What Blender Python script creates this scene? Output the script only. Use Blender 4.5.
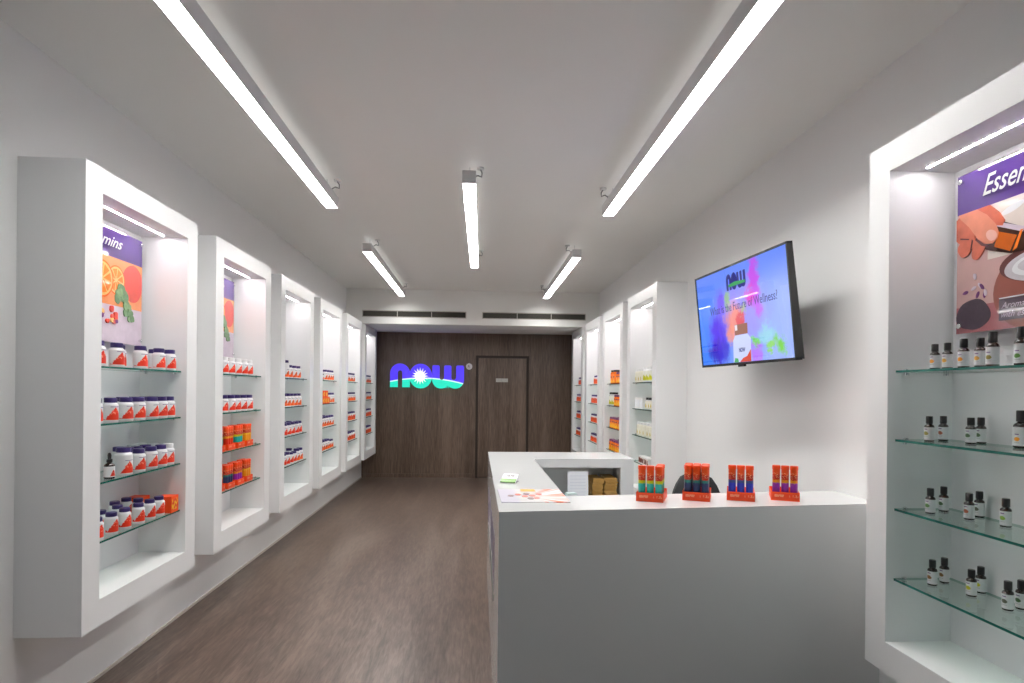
import bpy, bmesh, math, random
from mathutils import Vector, Matrix
random.seed(7)
R = math.radians; PI = math.pi
scene = bpy.context.scene
for o in list(bpy.data.objects): bpy.data.objects.remove(o, do_unlink=True)
C = scene.collection

# ------------------------------------------------------------------ camera, world, exposure
cam_d = bpy.data.cameras.new('camera'); cam = bpy.data.objects.new('camera', cam_d); C.objects.link(cam)
cam_d.sensor_width = 36.0; cam_d.lens = 597.9 / 1024 * 36
cam_d.shift_x = 0.5 / 1024; cam_d.shift_y = 49.05 / 1024
cam_d.clip_start = 0.05; cam_d.clip_end = 100
cam.matrix_world = (Matrix.Translation((0, 0, 1.57)) @ Matrix.Rotation(-0.0581, 4, 'Z')
                    @ Matrix.Rotation(PI / 2 - 0.0006, 4, 'X') @ Matrix.Rotation(0.0103, 4, 'Z'))
scene.camera = cam
vs = scene.view_settings
vs.view_transform = 'Standard'; vs.look = 'None'; vs.exposure = 0.12; vs.gamma = 1.0; vs.use_curve_mapping = False
w = bpy.data.worlds.new('world'); scene.world = w; w.use_nodes = True
w.node_tree.nodes['Background'].inputs[0].default_value = (0.58, 0.82, 1.0, 1)
w.node_tree.nodes['Background'].inputs[1].default_value = 0.13          # dim bluish fill added through the open rear, set for the counter front
LAMP = 52.0      # radiance of the ceiling lamps
LED = 78.0       # radiance of the LED strips inside the display units

# ------------------------------------------------------------------ material helpers
class NT:
    def __init__(s, m):
        s.t = m.node_tree; s.n = s.t.nodes; s.l = s.t.links
        s.b = s.n['Principled BSDF']
    def node(s, ty, **k):
        n = s.n.new(ty)
        for a, v in k.items(): setattr(n, a, v)
        return n
    def put(s, sock, v):
        if isinstance(v, bpy.types.NodeSocket): s.l.new(v, sock)
        else: sock.default_value = v
    def m(s, op, a, b=0.0, c=None, clamp=False):
        n = s.node('ShaderNodeMath', operation=op, use_clamp=clamp)
        s.put(n.inputs[0], a); s.put(n.inputs[1], b)
        if c is not None: s.put(n.inputs[2], c)
        return n.outputs[0]
    def mix(s, f, a, b):
        n = s.node('ShaderNodeMix', data_type='RGBA')
        s.put(n.inputs[0], f)
        s.put(n.inputs[6], a if isinstance(a, bpy.types.NodeSocket) else (*a, 1))
        s.put(n.inputs[7], b if isinstance(b, bpy.types.NodeSocket) else (*b, 1))
        return n.outputs[2]
    def xyz(s):
        tc = s.node('ShaderNodeTexCoord'); sp = s.node('ShaderNodeSeparateXYZ')
        s.l.new(tc.outputs['Object'], sp.inputs[0])
        return sp.outputs[0], sp.outputs[1], sp.outputs[2]
    def noise(s, scale=5.0, vec=(1, 1, 1), detail=4.0, rough=0.5, dist=0.0):
        tc = s.node('ShaderNodeTexCoord'); mp = s.node('ShaderNodeMapping')
        s.l.new(tc.outputs['Object'], mp.inputs[0]); mp.inputs['Scale'].default_value = vec
        n = s.node('ShaderNodeTexNoise'); s.l.new(mp.outputs[0], n.inputs['Vector'])
        n.inputs['Scale'].default_value = scale; n.inputs['Detail'].default_value = detail
        n.inputs['Roughness'].default_value = rough; n.inputs['Distortion'].default_value = dist
        return n.outputs['Fac']
    def ramp(s, f, stops):
        n = s.node('ShaderNodeValToRGB'); s.put(n.inputs[0], f); e = n.color_ramp.elements
        while len(e) < len(stops): e.new(0.5)
        for k, (p, c) in zip(e, stops): k.position = p; k.color = (*c, 1)
        return n.outputs[0]
    def sm(s, v, lo, hi):
        n = s.node('ShaderNodeMapRange', interpolation_type='SMOOTHSTEP'); s.put(n.inputs[0], v)
        n.inputs[1].default_value = lo; n.inputs[2].default_value = hi
        return n.outputs[0]
    def bump(s, h, strength=0.1, dist=0.01):
        n = s.node('ShaderNodeBump'); s.put(n.inputs['Height'], h)
        n.inputs['Strength'].default_value = strength; n.inputs['Distance'].default_value = dist
        s.l.new(n.outputs[0], s.b.inputs['Normal'])

M = {}
def new(name, col=(0.8, 0.8, 0.8), rough=0.5, metal=0.0, spec=0.5, coat=0.0, emit=None, es=0.0, var=0.0, vscale=8.0):
    m = bpy.data.materials.new(name); m.use_nodes = True; t = NT(m); b = t.b
    b.inputs['Base Color'].default_value = (*col, 1); b.inputs['Roughness'].default_value = rough
    b.inputs['Metallic'].default_value = metal; b.inputs['Specular IOR Level'].default_value = spec
    b.inputs['Coat Weight'].default_value = coat; b.inputs['Coat Roughness'].default_value = 0.03
    if emit:
        b.inputs['Emission Color'].default_value = (*emit, 1); b.inputs['Emission Strength'].default_value = es
    if var:
        f = t.noise(vscale, detail=3)
        t.put(b.inputs['Base Color'], t.mix(f, tuple(c * (1 - var) for c in col), tuple(min(1, c * (1 + var)) for c in col)))
    M[name] = m
    return t
def srgb(r, g, b):
    f = lambda v: (v / 255 / 12.92) if v / 255 <= 0.04045 else ((v / 255 + 0.055) / 1.055) ** 2.4
    return (f(r), f(g), f(b))

new('wall_white', (0.90, 0.90, 0.895), 0.45, var=0.012, vscale=3)
new('ceiling_white', (0.93, 0.93, 0.905), 0.8, var=0.01, vscale=2)
new('unit_white', (0.89, 0.89, 0.89), 0.28, var=0.008, vscale=4)
new('unit_back', (0.84, 0.83, 0.85), 0.30, var=0.01, vscale=4)
t = new('counter_white', (0.77, 0.785, 0.78), 0.10, var=0.008, vscale=5)
new('lamp_housing', (0.80, 0.80, 0.82), 0.4, var=0.02)
new('lamp_end', (0.70, 0.70, 0.70), 0.45, var=0.02)
new('lamp_diffuser', (0.9, 0.9, 0.9), 0.5, emit=(1.0, 0.99, 0.962), es=LAMP)
new('lamp_uplight', (0.9, 0.9, 0.9), 0.5, emit=(1.0, 0.98, 0.94), es=LAMP * 0.009)
new('led', (0.9, 0.9, 0.9), 0.5, emit=(1.0, 0.955, 0.965), es=LED)
new('chrome', (0.75, 0.75, 0.76), 0.12, metal=1.0, var=0.02)
new('steel_dark', (0.25, 0.25, 0.26), 0.35, metal=1.0, var=0.03)
new('vent_frame', (0.62, 0.60, 0.55), 0.5, var=0.02)
new('vent_slat', (0.10, 0.095, 0.075), 0.5, var=0.05)
new('vent_dark', (0.02, 0.02, 0.018), 0.8, var=0.1)
new('black_plastic', (0.012, 0.012, 0.013), 0.25, var=0.1)
new('black_fabric', (0.016, 0.017, 0.02), 0.75, var=0.2, vscale=90)
new('dark_gap', (0.030, 0.020, 0.014), 0.8, var=0.1)
new('beige_trim', (0.55, 0.50, 0.45), 0.5, var=0.03)

# dark wood laminate of the back wall, vertical grain
t = new('wood_wall', rough=0.42)
g = t.noise(14, (6, 6, 0.28), 6, 0.62, 0.4); g2 = t.noise(2.2, (2.2, 2.2, 0.12), 3, 0.5, 0.6)
f = t.m('ADD', t.m('MULTIPLY', g, 0.62), t.m('MULTIPLY', g2, 0.42))
t.put(t.b.inputs['Base Color'], t.ramp(f, [(0.40, (0.060, 0.036, 0.023)), (0.52, (0.112, 0.073, 0.050)), (0.66, (0.178, 0.122, 0.088))]))
t.bump(g, 0.12, 0.004)
# brown wood floor, grain along the room
t = new('wood_floor', rough=0.36)
g = t.noise(9, (5, 0.55, 1), 6, 0.6, 0.5); g2 = t.noise(1.6, (2.4, 0.35, 1), 3, 0.5, 0.8); g3 = t.noise(40, (3.0, 0.25, 1), 3, 0.6)
f = t.m('ADD', t.m('ADD', t.m('MULTIPLY', g, 0.50), t.m('MULTIPLY', g2, 0.34)), t.m('MULTIPLY', g3, 0.20))
t.put(t.b.inputs['Base Color'], t.ramp(f, [(0.42, (0.072, 0.047, 0.036)), (0.52, (0.126, 0.087, 0.068)), (0.63, (0.186, 0.139, 0.110))]))
t.put(t.b.inputs['Roughness'], t.m('ADD', t.m('MULTIPLY', g, 0.2), 0.26))
t.bump(g3, 0.08, 0.003)

# glass: clear, tinted, reflecting by Fresnel; the cut edge is a deep green
def glass(name, tint, rough=0.0, refl=1.0):
    m = bpy.data.materials.new(name); m.use_nodes = True; nt = m.node_tree; n = nt.nodes; l = nt.links
    out = n['Material Output']; n.remove(n['Principled BSDF'])
    tr = n.new('ShaderNodeBsdfTransparent'); tr.inputs[0].default_value = (*tint, 1)
    gl = n.new('ShaderNodeBsdfGlossy'); gl.inputs['Roughness'].default_value = rough
    fr = n.new('ShaderNodeFresnel'); fr.inputs[0].default_value = 1.45
    no = n.new('ShaderNodeTexNoise'); no.inputs['Scale'].default_value = 3
    mp = n.new('ShaderNodeMapRange'); l.new(no.outputs['Fac'], mp.inputs[0]); mp.inputs[3].default_value = refl * 0.95; mp.inputs[4].default_value = refl
    ge = n.new('ShaderNodeNewGeometry'); iv = n.new('ShaderNodeMath'); iv.operation = 'SUBTRACT'; iv.inputs[0].default_value = 1.0; l.new(ge.outputs['Backfacing'], iv.inputs[1])
    m0 = n.new('ShaderNodeMath'); m0.operation = 'MULTIPLY'; l.new(fr.outputs[0], m0.inputs[0]); l.new(iv.outputs[0], m0.inputs[1])
    mu = n.new('ShaderNodeMath'); mu.operation = 'MULTIPLY'; l.new(m0.outputs[0], mu.inputs[0]); l.new(mp.outputs[0], mu.inputs[1])
    mx = n.new('ShaderNodeMixShader'); l.new(mu.outputs[0], mx.inputs[0]); l.new(tr.outputs[0], mx.inputs[1]); l.new(gl.outputs[0], mx.inputs[2])
    l.new(mx.outputs[0], out.inputs[0]); M[name] = m
glass('glass', (0.90, 0.965, 0.94)); glass('acrylic', (0.97, 0.98, 0.98))
new('glass_rim', (0.30, 0.48, 0.43), 0.15, var=0.1, vscale=12)
new('glass_edge', (0.010, 0.135, 0.105), 0.12, var=0.15, vscale=12)

# products
new('bottle_white', (0.80, 0.80, 0.81), 0.3, var=0.01, vscale=30)
new('cap_purple', (0.034, 0.018, 0.125), 0.35, var=0.05, vscale=60)
new('cap_white', (0.78, 0.78, 0.78), 0.35, var=0.02, vscale=60)
new('cap_black', (0.010, 0.009, 0.009), 0.3, var=0.1, vscale=60)
new('amber', (0.022, 0.007, 0.003), 0.08, coat=0.5, var=0.15, vscale=40)
new('amber_orange', srgb(236, 112, 20), 0.25, var=0.15, vscale=40)
new('cap_magenta', (0.13, 0.02, 0.10), 0.35, var=0.05, vscale=60)
new('bottle_cream', (0.80, 0.78, 0.66), 0.3, var=0.02, vscale=30)
new('bottle_clear', (0.72, 0.74, 0.74), 0.12, var=0.02, vscale=30)
new('carton_white', (0.80, 0.79, 0.78), 0.5, var=0.02, vscale=30)
new('orange_card', srgb(248, 78, 16), 0.45, var=0.06, vscale=30)
new('orange_plastic', srgb(250, 76, 14), 0.3, var=0.05, vscale=40)
new('kraft', srgb(178, 138, 70), 0.65, var=0.25, vscale=22)
new('paper', (0.80, 0.82, 0.86), 0.6, var=0.01)

def label_mat(name, base, c1, c2, z0, z1, hw, extra=None):
    """bottle label print: a flame-like peak of colour c1 with paler c2 flecks, on the side that faces the aisle (+X)"""
    t = new(name, base, 0.35); x, y, z = t.xyz()
    nz = t.noise(70, detail=2); yy = t.m('SUBTRACT', y, hw * 0.15)
    peak = t.m('DIVIDE', t.m('SUBTRACT', z1, z), z1 - z0)              # 1 at the bottom, 0 at the tip
    half = t.m('MULTIPLY', t.m('POWER', t.m('MAXIMUM', peak, 0.0), 0.75), hw)
    half = t.m('ADD', half, t.m('MULTIPLY', t.m('SUBTRACT', nz, 0.5), hw * 0.5))
    msk = t.sm(t.m('SUBTRACT', half, t.m('ABSOLUTE', yy)), 0.0, 0.002)
    msk = t.m('MULTIPLY', msk, t.m('GREATER_THAN', z, z0)); msk = t.m('MULTIPLY', msk, t.m('GREATER_THAN', x, 0.0))
    msk = t.m('MULTIPLY', msk, t.m('LESS_THAN', z, z1))
    fleck = t.m('MULTIPLY', t.sm(t.noise(120, detail=2), 0.52, 0.62), t.m('GREATER_THAN', z, z0 + (z1 - z0) * 0.45))
    col = t.mix(msk, base, t.mix(fleck, c1, c2))
    if extra:                                                           # short dark line of print above
        lm = t.m('MULTIPLY', t.m('LESS_THAN', t.m('ABSOLUTE', yy), hw * 0.55), t.m('LESS_THAN', t.m('ABSOLUTE', t.m('SUBTRACT', z, extra[0])), extra[1]))
        lm = t.m('MULTIPLY', lm, t.m('GREATER_THAN', x, 0.0))
        col = t.mix(lm, col, extra[2])
    t.put(t.b.inputs['Base Color'], col)
RED = srgb(232, 52, 16); PINK = srgb(250, 150, 120); ORG = srgb(245, 96, 24); GRN = srgb(70, 80, 40)
LW = (0.79, 0.79, 0.80)
label_mat('label_red', LW, RED, PINK, 0.013, 0.074, 0.040, (0.077, 0.0015, srgb(120, 100, 150)))
label_mat('label_orange', LW, ORG, GRN, 0.010, 0.070, 0.040, (0.077, 0.0015, srgb(60, 60, 110)))
label_mat('label_wide', LW, srgb(238, 84, 30), srgb(120, 60, 50), 0.010, 0.085, 0.060)
label_mat('label_yellowgreen', (0.80, 0.80, 0.72), srgb(190, 190, 20), srgb(235, 230, 120), 0.02, 0.075, 0.04)
label_mat('label_cream', (0.80, 0.78, 0.66), srgb(205, 180, 70), srgb(150, 110, 40), 0.03, 0.065, 0.012, (0.025, 0.006, srgb(190, 170, 110)))
label_mat('label_gummy', srgb(240, 120, 20), srgb(250, 185, 30), srgb(200, 40, 20), 0.012, 0.07, 0.03, (0.08, 0.006, srgb(120, 25, 70)))
label_mat('label_drop', LW, RED, PINK, 0.012, 0.045, 0.016)
def oil_label(name, col):
    t = new(name, (0.78, 0.79, 0.80), 0.35); x, y, z = t.xyz()
    nz = t.m('MULTIPLY', t.m('SUBTRACT', t.noise(160, detail=2), 0.5), 0.9)
    e = t.m('ADD', t.m('ADD', t.m('POWER', t.m('DIVIDE', y, 0.0095), 2.0), t.m('POWER', t.m('DIVIDE', t.m('SUBTRACT', z, 0.031), 0.0075), 2.0)), nz)
    front = t.m('GREATER_THAN', x, 0.0)
    k = t.mix(t.m('MULTIPLY', t.sm(e, 1.1, 0.7), front), (0.78, 0.79, 0.80), col)
    mk = t.m('MULTIPLY', t.m('LESS_THAN', t.m('ABSOLUTE', y), 0.0065), t.m('LESS_THAN', t.m('ABSOLUTE', t.m('SUBTRACT', z, 0.047)), 0.0016))
    k = t.mix(t.m('MULTIPLY', mk, front), k, srgb(110, 70, 130))
    ln = t.m('MULTIPLY', t.m('LESS_THAN', t.m('ABSOLUTE', y), 0.0085), t.m('LESS_THAN', t.m('ABSOLUTE', t.m('SUBTRACT', z, 0.0185)), 0.0009))
    k = t.mix(t.m('MULTIPLY', ln, front), k, (0.45, 0.45, 0.45))
    t.put(t.b.inputs['Base Color'], k)
OILC = {'orange': srgb(232, 150, 30), 'gold': srgb(214, 158, 48), 'olive': srgb(150, 140, 60), 'green': srgb(84, 140, 50),
        'dark green': srgb(70, 104, 60), 'rust': srgb(176, 96, 66), 'lime': srgb(140, 180, 60), 'brown': srgb(140, 100, 50),
        'yellow': srgb(208, 204, 40), 'grey': srgb(100, 104, 88)}
for k, c in OILC.items(): oil_label('oil_' + k.replace(' ', '_'), c)
def tube_mat(name, low, mid):
    t = new(name, (0.8, 0.3, 0.1), 0.3); x, y, z = t.xyz()
    nz = t.m('MULTIPLY', t.m('SUBTRACT', t.noise(110, detail=2), 0.5), 0.012)
    zz = t.m('ADD', z, nz); org = srgb(240, 84, 20)
    c = t.mix(t.sm(zz, 0.079, 0.083), low, mid); c = t.mix(t.sm(zz, 0.094, 0.098), c, srgb(205, 40, 18)); c = t.mix(t.sm(zz, 0.117, 0.122), c, org)
    fl = t.m('MULTIPLY', t.sm(t.noise(150, (1, 1, 2.4), detail=2), 0.58, 0.64), t.m('MULTIPLY', t.m('GREATER_THAN', z, 0.100), t.m('LESS_THAN', z, 0.132)))
    c = t.mix(fl, c, srgb(248, 200, 150))
    t.put(t.b.inputs['Base Color'], c)
TUBES = {'teal': (srgb(20, 178, 168), srgb(205, 205, 20)), 'navy': (srgb(34, 52, 104), srgb(40, 130, 120)), 'blue': (srgb(44, 60, 205), srgb(60, 84, 150)),
         'violet': (srgb(150, 36, 170), srgb(232, 150, 24)), 'red': (srgb(225, 50, 22), srgb(240, 180, 40)), 'yellow': (srgb(245, 160, 20), srgb(245, 190, 40))}
for k, (a, b_) in TUBES.items(): tube_mat('tube_' + k, a, b_)

# ------------------------------------------------------------------ mesh helpers
class MB:
    def __init__(s): s.v = []; s.f = []; s.mi = []; s.sm = False
    def _add(s, vs, fs, mi=0):
        o = len(s.v); s.v += [tuple(p) for p in vs]
        for f in fs: s.f.append([o + i for i in f]); s.mi.append(mi)
        return s
    def box(s, x0, x1, y0, y1, z0, z1, mi=0):
        v = [(x, y, z) for z in (z0, z1) for y in (y0, y1) for x in (x0, x1)]
        return s._add(v, [(0, 2, 3, 1), (4, 5, 7, 6), (0, 1, 5, 4), (2, 6, 7, 3), (0, 4, 6, 2), (1, 3, 7, 5)], mi)
    def rbox(s, c, size, rz=0, rx=0, ry=0, mi=0):
        b = MB().box(-size[0] / 2, size[0] / 2, -size[1] / 2, size[1] / 2, -size[2] / 2, size[2] / 2)
        m = Matrix.Translation(c) @ Matrix.Rotation(rz, 4, 'Z') @ Matrix.Rotation(ry, 4, 'Y') @ Matrix.Rotation(rx, 4, 'X')
        return s._add([m @ Vector(p) for p in b.v], b.f, mi)
    def lathe(s, prof, seg=20, mi=0, c=(0, 0, 0), top=True, bot=True):
        s.sm = True; n = len(prof); v = []
        for r, z in prof:
            for k in range(seg):
                a = 2 * PI * k / seg; v.append((c[0] + r * math.cos(a), c[1] + r * math.sin(a), c[2] + z))
        f = [(i * seg + k, i * seg + (k + 1) % seg, (i + 1) * seg + (k + 1) % seg, (i + 1) * seg + k) for i in range(n - 1) for k in range(seg)]
        if bot: f.append(tuple(range(seg - 1, -1, -1)))
        if top: f.append(tuple((n - 1) * seg + k for k in range(seg)))
        return s._add(v, f, mi)
    def tube(s, pts, r, seg=8, mi=0):
        s.sm = True; pts = [Vector(p) for p in pts]; v = []; up = Vector((0, 0, 1))
        for i, p in enumerate(pts):
            d = (pts[min(i + 1, len(pts) - 1)] - pts[max(i - 1, 0)]).normalized()
            a = d.cross(up if abs(d.z) < 0.95 else Vector((1, 0, 0))).normalized(); b = d.cross(a)
            for k in range(seg):
                t_ = 2 * PI * k / seg; v.append(p + (a * math.cos(t_) + b * math.sin(t_)) * r)
        n = len(pts)
        f = [(i * seg + k, (i + 1) * seg + k, (i + 1) * seg + (k + 1) % seg, i * seg + (k + 1) % seg) for i in range(n - 1) for k in range(seg)]
        f += [tuple(range(seg)), tuple((n - 1) * seg + k for k in range(seg - 1, -1, -1))]
        return s._add(v, f, mi)
    def prism(s, outline, lo, hi, fn, mi=0):
        """extrude a 2-D outline between two depths; fn(a, b, depth) gives the 3-D point"""
        n = len(outline); v = [fn(a, b, lo) for a, b in outline] + [fn(a, b, hi) for a, b in outline]
        f = [tuple(range(n)), tuple(range(2 * n - 1, n - 1, -1))] + [(i, n + i, n + (i + 1) % n, (i + 1) % n) for i in range(n)]
        return s._add(v, f, mi)
    def mesh(s, name, mats):
        me = bpy.data.meshes.new(name); me.from_pydata(s.v, [], s.f)
        for m in (mats if isinstance(mats, (list, tuple)) else [mats]): me.materials.append(M[m])
        me.polygons.foreach_set('material_index', s.mi)
        bm = bmesh.new(); bm.from_mesh(me); bmesh.ops.recalc_face_normals(bm, faces=bm.faces); bm.to_mesh(me); bm.free()
        if s.sm:
            me.polygons.foreach_set('use_smooth', [True] * len(me.polygons)); me.set_sharp_from_angle(angle=R(38))
        me.update(); return me
    def build(s, name, mats, parent=None):
        return put(name, s.mesh(name, mats), parent)
def put(name, me, parent=None, loc=None, rot=None):
    o = bpy.data.objects.new(name, me); C.objects.link(o)
    if parent: o.parent = parent
    if loc: o.location = loc
    if rot: o.rotation_euler = rot
    return o
def tag(o, label=None, cat=None, group=None, kind=None):
    if label: o['label'] = label
    if cat: o['category'] = cat
    if group: o['group'] = group
    if kind: o['kind'] = kind
    return o
def thing(name, label, cat, loc=(0, 0, 0), rot=(0, 0, 0), group=None):
    o = put(name, None, None, loc, rot); o.empty_display_size = 0.05
    return tag(o, label, cat, group)
def struct(name, mb, mats, label, parent=None):
    return tag(mb.build(name, mats, parent), label, 'room', None, 'structure')
def ell(cx, cy, rx, ry, n=24, a0=0, a1=2 * PI, rot=0):
    full = abs(a1 - a0 - 2 * PI) < 1e-6; out = []
    for k in range(n if full else n + 1):
        a = a0 + (a1 - a0) * k / n; x, y = rx * math.cos(a), ry * math.sin(a)
        out.append((cx + x * math.cos(rot) - y * math.sin(rot), cy + x * math.sin(rot) + y * math.cos(rot)))
    return out
def text_mesh(txt, size, mat, shear=0.0, bold=0.0, width=None):
    cu = bpy.data.curves.new('t', 'FONT'); cu.body = txt; cu.size = size; cu.shear = shear; cu.offset = bold
    cu.align_x = 'LEFT'; cu.resolution_u = 3; cu.fill_mode = 'FRONT'
    ob = bpy.data.objects.new('t', cu); C.objects.link(ob); dg = bpy.context.evaluated_depsgraph_get()
    me = bpy.data.meshes.new_from_object(ob.evaluated_get(dg)); bpy.data.objects.remove(ob); bpy.data.curves.remove(cu)
    xs = [v.co.x for v in me.vertices]; w0 = max(xs) - min(xs); x0 = min(xs); k = (width / w0) if width else 1.0
    for v in me.vertices: v.co.x = (v.co.x - x0) * k
    me.materials.clear(); me.materials.append(M[mat]); return me

# ------------------------------------------------------------------ the room
XL, XR, YB, YF, ZC, YK = -2.0185, 1.921, 10.69, -1.6, 3.115, 9.34
ZK = 2.578
struct('floor', MB().box(XL - 0.1, XR + 0.1, YF, YB + 0.15, -0.1, 0), 'wood_floor', 'brown wood floor with fine streaky grain')
struct('ceiling', MB().box(XL - 0.1, XR + 0.1, YF, YB + 0.15, ZC, ZC + 0.1), 'ceiling_white', 'plain off-white flat ceiling')
struct('wall_left', MB().box(XL - 0.1, XL, YF, YB + 0.15, 0, ZC), 'wall_white', 'white left wall behind the hanging display units')
struct('wall_right', MB().box(XR, XR + 0.1, YF, YB + 0.15, 0, ZC), 'wall_white', 'white right wall behind the counter and screen')
struct('wall_bulkhead', MB().box(XL, XR, YK, YB, ZK, ZC), 'ceiling_white', 'dropped white bulkhead with air vents at the far end')
DX0, DX1, DZ = -0.018, 0.932, 2.183
struct('wall_back', MB().box(XL, DX0, YB, YB + 0.1, 0, ZK).box(DX1, XR, YB, YB + 0.1, 0, ZK).box(DX0, DX1, YB, YB + 0.1, DZ, ZK),
       'wood_wall', 'dark brown wood laminate wall at the far end')
struct('baseboard_left', MB().box(XL, XL + 0.008, YF, YB, 0, 0.018), 'beige_trim', 'thin pale strip along the left wall at the floor')
struct('baseboard_back', MB().box(XL + 0.008, DX0 - 0.01, YB - 0.012, YB, 0, 0.07).box(DX1 + 0.01, XR, YB - 0.012, YB, 0, 0.07), 'wood_wall', 'low dark wood skirting under the back wall')
d = put('door_1', None, None, ((DX0 + DX1) / 2, YB, 0)); tag(d, 'flush dark wood door in the back wall', 'door', None, 'structure')
hw = (DX1 - DX0) / 2
MB().box(-hw, hw, 0.05, 0.10, 0, DZ).build('door_reveal', 'dark_gap', d)
MB().box(-hw, -hw + 0.04, -0.004, 0.05, 0, DZ).box(hw - 0.04, hw, -0.004, 0.05, 0, DZ).box(-hw + 0.04, hw - 0.04, -0.004, 0.05, DZ - 0.04, DZ).build('door_frame', 'dark_gap', d)
leaf = MB().box(-hw + 0.045, hw - 0.045, -0.002, 0.045, 0.012, DZ - 0.045).build('door_leaf', 'wood_wall', d)
new('plate', (0.42, 0.40, 0.37), 0.4, var=0.25, vscale=34)
MB().box(-0.116, 0.099, -0.006, -0.002, 1.712, 1.778).build('sign_plate', 'plate', leaf)

# ------------------------------------------------------------------ air vents in the bulkhead
for x0, x1, lb in ((-1.763, -0.185, 'slim dark air vent on the bulkhead, left of the two'), (0.085, 1.691, 'slim dark air vent on the bulkhead, right of the two')):
    v = thing('air_vent', lb, 'vent', ((x0 + x1) / 2, YK, 2.69), (0, 0, 0), 'air vents'); h = (x1 - x0) / 2
    MB().box(-h, h, -0.003, 0.0, 0, 0.083).build('backing', 'vent_dark', v)
    MB().box(-h - 0.012, h + 0.012, -0.010, -0.0005, -0.012, 0.0).box(-h - 0.012, h + 0.012, -0.010, -0.0005, 0.083, 0.095).box(-h - 0.012, -h, -0.010, -0.0005, 0, 0.083).box(h, h + 0.012, -0.010, -0.0005, 0, 0.083).build('vent_frame', 'vent_frame', v)
    for k in (-1, 1): MB().box(k * h / 3 - 0.006, k * h / 3 + 0.006, -0.011, -0.003, 0, 0.083).build('divider', 'vent_frame', v)
    sl = MB().rbox((0, -0.006, 0), (2 * h, 0.009, 0.006), rx=R(-25)).mesh('slat', 'vent_slat')
    for k in range(5): put('slat', sl, v, (0, 0, 0.0095 + k * 0.016))

# ------------------------------------------------------------------ ceiling lamps
LZ, LH, LL = 2.95, 0.085, 2.79
def lamp(x, y0, y1, label, rz=0.0):
    t = thing('ceiling_lamp', label, 'lamp', (x, (y0 + y1) / 2, LZ), (0, 0, rz), 'linear ceiling lamps'); h = (y1 - y0) / 2
    MB().box(-0.045, 0.045, -h, h, 0.038, LH).box(-0.045, -0.0425, -h, h, 0.0, 0.038).box(0.0425, 0.045, -h, h, 0.0, 0.038).build('housing', 'lamp_housing', t)
    MB().box(-0.0424, 0.0424, -h + 0.004, h - 0.004, 0.032, 0.038).build('diffuser', 'lamp_diffuser', t)
    MB().box(-0.030, 0.030, -h + 0.01, h - 0.01, LH, LH + 0.003).build('uplight', 'lamp_uplight', t)
    for s in (-1, 1):
        MB().box(-0.046, 0.046, s * h - 0.004, s * h + 0.004, 0.0, LH + 0.001).build('end_cap', 'lamp_end', t)
        yb = s * (h - 0.16); ox = 0.075 if x < 0 else -0.075
        br = MB().lathe([(0.026, ZC - LZ - 0.012), (0.026, ZC - LZ)], 14, c=(ox, yb, 0)).build('ceiling_rose', 'lamp_end', t)
        MB().tube([(0, yb, LH), (0, yb, ZC - LZ)], 0.004, 6).build('rod', 'chrome', br)
        MB().tube([(ox, yb, ZC - LZ - 0.012), (ox * 1.15, yb + 0.015, 0.135), (ox * 1.1, yb + 0.03, 0.112), (ox * 0.75, yb + 0.02, 0.118), (ox * 0.6, yb + 0.005, 0.105), (ox * 0.3, yb, LH)], 0.0045, 6).build('cable', 'steel_dark', br)
lamp(-1.122, 1.87, 4.66, 'long white ceiling lamp above the nearest left display units')
lamp(1.020, 1.87, 4.665, 'long white ceiling lamp above the counter and screen')
lamp(-0.052, 4.01, 6.79, 'white ceiling lamp hanging alone in the middle of the room', R(-0.55))
lamp(-1.120, 6.11, 8.945, 'white ceiling lamp at the far left, just before the bulkhead')
lamp(1.022, 6.15, 8.93, 'white ceiling lamp at the far right, just before the bulkhead')

# ------------------------------------------------------------------ display units
UW, UH, UD, FW = 1.058, 2.112, 0.289, 0.122
ZB0 = 0.461; IB, IT = 0.123, 1.997            # inner bottom and top above the unit's base
SH = [1.664 - ZB0, 1.391 - ZB0, 1.116 - ZB0, 0.838 - ZB0]     # top face of each glass shelf
IH = UW / 2 - FW
me_side = MB().box(0, UD, -FW / 2, FW / 2, 0, UH).mesh('side_panel', 'unit_white')
me_top = MB().box(0, UD, -IH, IH, IT, UH).mesh('top_panel', 'unit_white')
me_bot = MB().box(0, UD, -IH, IH, 0, IB).mesh('bottom_panel', 'unit_white')
me_back = MB().box(0.0, 0.018, -IH, IH, IB, IT).mesh('back_panel', 'unit_back')
me_led = MB().box(-0.004, 0.004, -0.365, 0.365, -0.0016, 0.0).mesh('led_strip', 'led')
mb = MB(); x0, x1, y1 = 0.020, 0.258, IH - 0.003
mb._add([(x, y, z) for z in (-0.009, 0) for y in (-y1, y1) for x in (x0, x1)], [(0, 2, 3, 1), (4, 5, 7, 6)], 0)
mb._add([(x, y, z) for z in (-0.009, 0) for y in (-y1, y1) for x in (x0, x1)], [(1, 3, 7, 5)], 1)
mb._add([(x, y, z) for z in (-0.009, 0) for y in (-y1, y1) for x in (x0, x1)], [(0, 1, 5, 4), (2, 6, 7, 3), (0, 4, 6, 2)], 2)
me_shelf = mb.mesh('glass_shelf', ['glass', 'glass_edge', 'glass_rim'])
me_clip = MB().lathe([(0.0095, -0.019), (0.0095, -0.0095)], 12).lathe([(0.009, 0.0005), (0.009, 0.005), (0.005, 0.007)], 12).mesh('shelf_clip', 'chrome')
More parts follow.
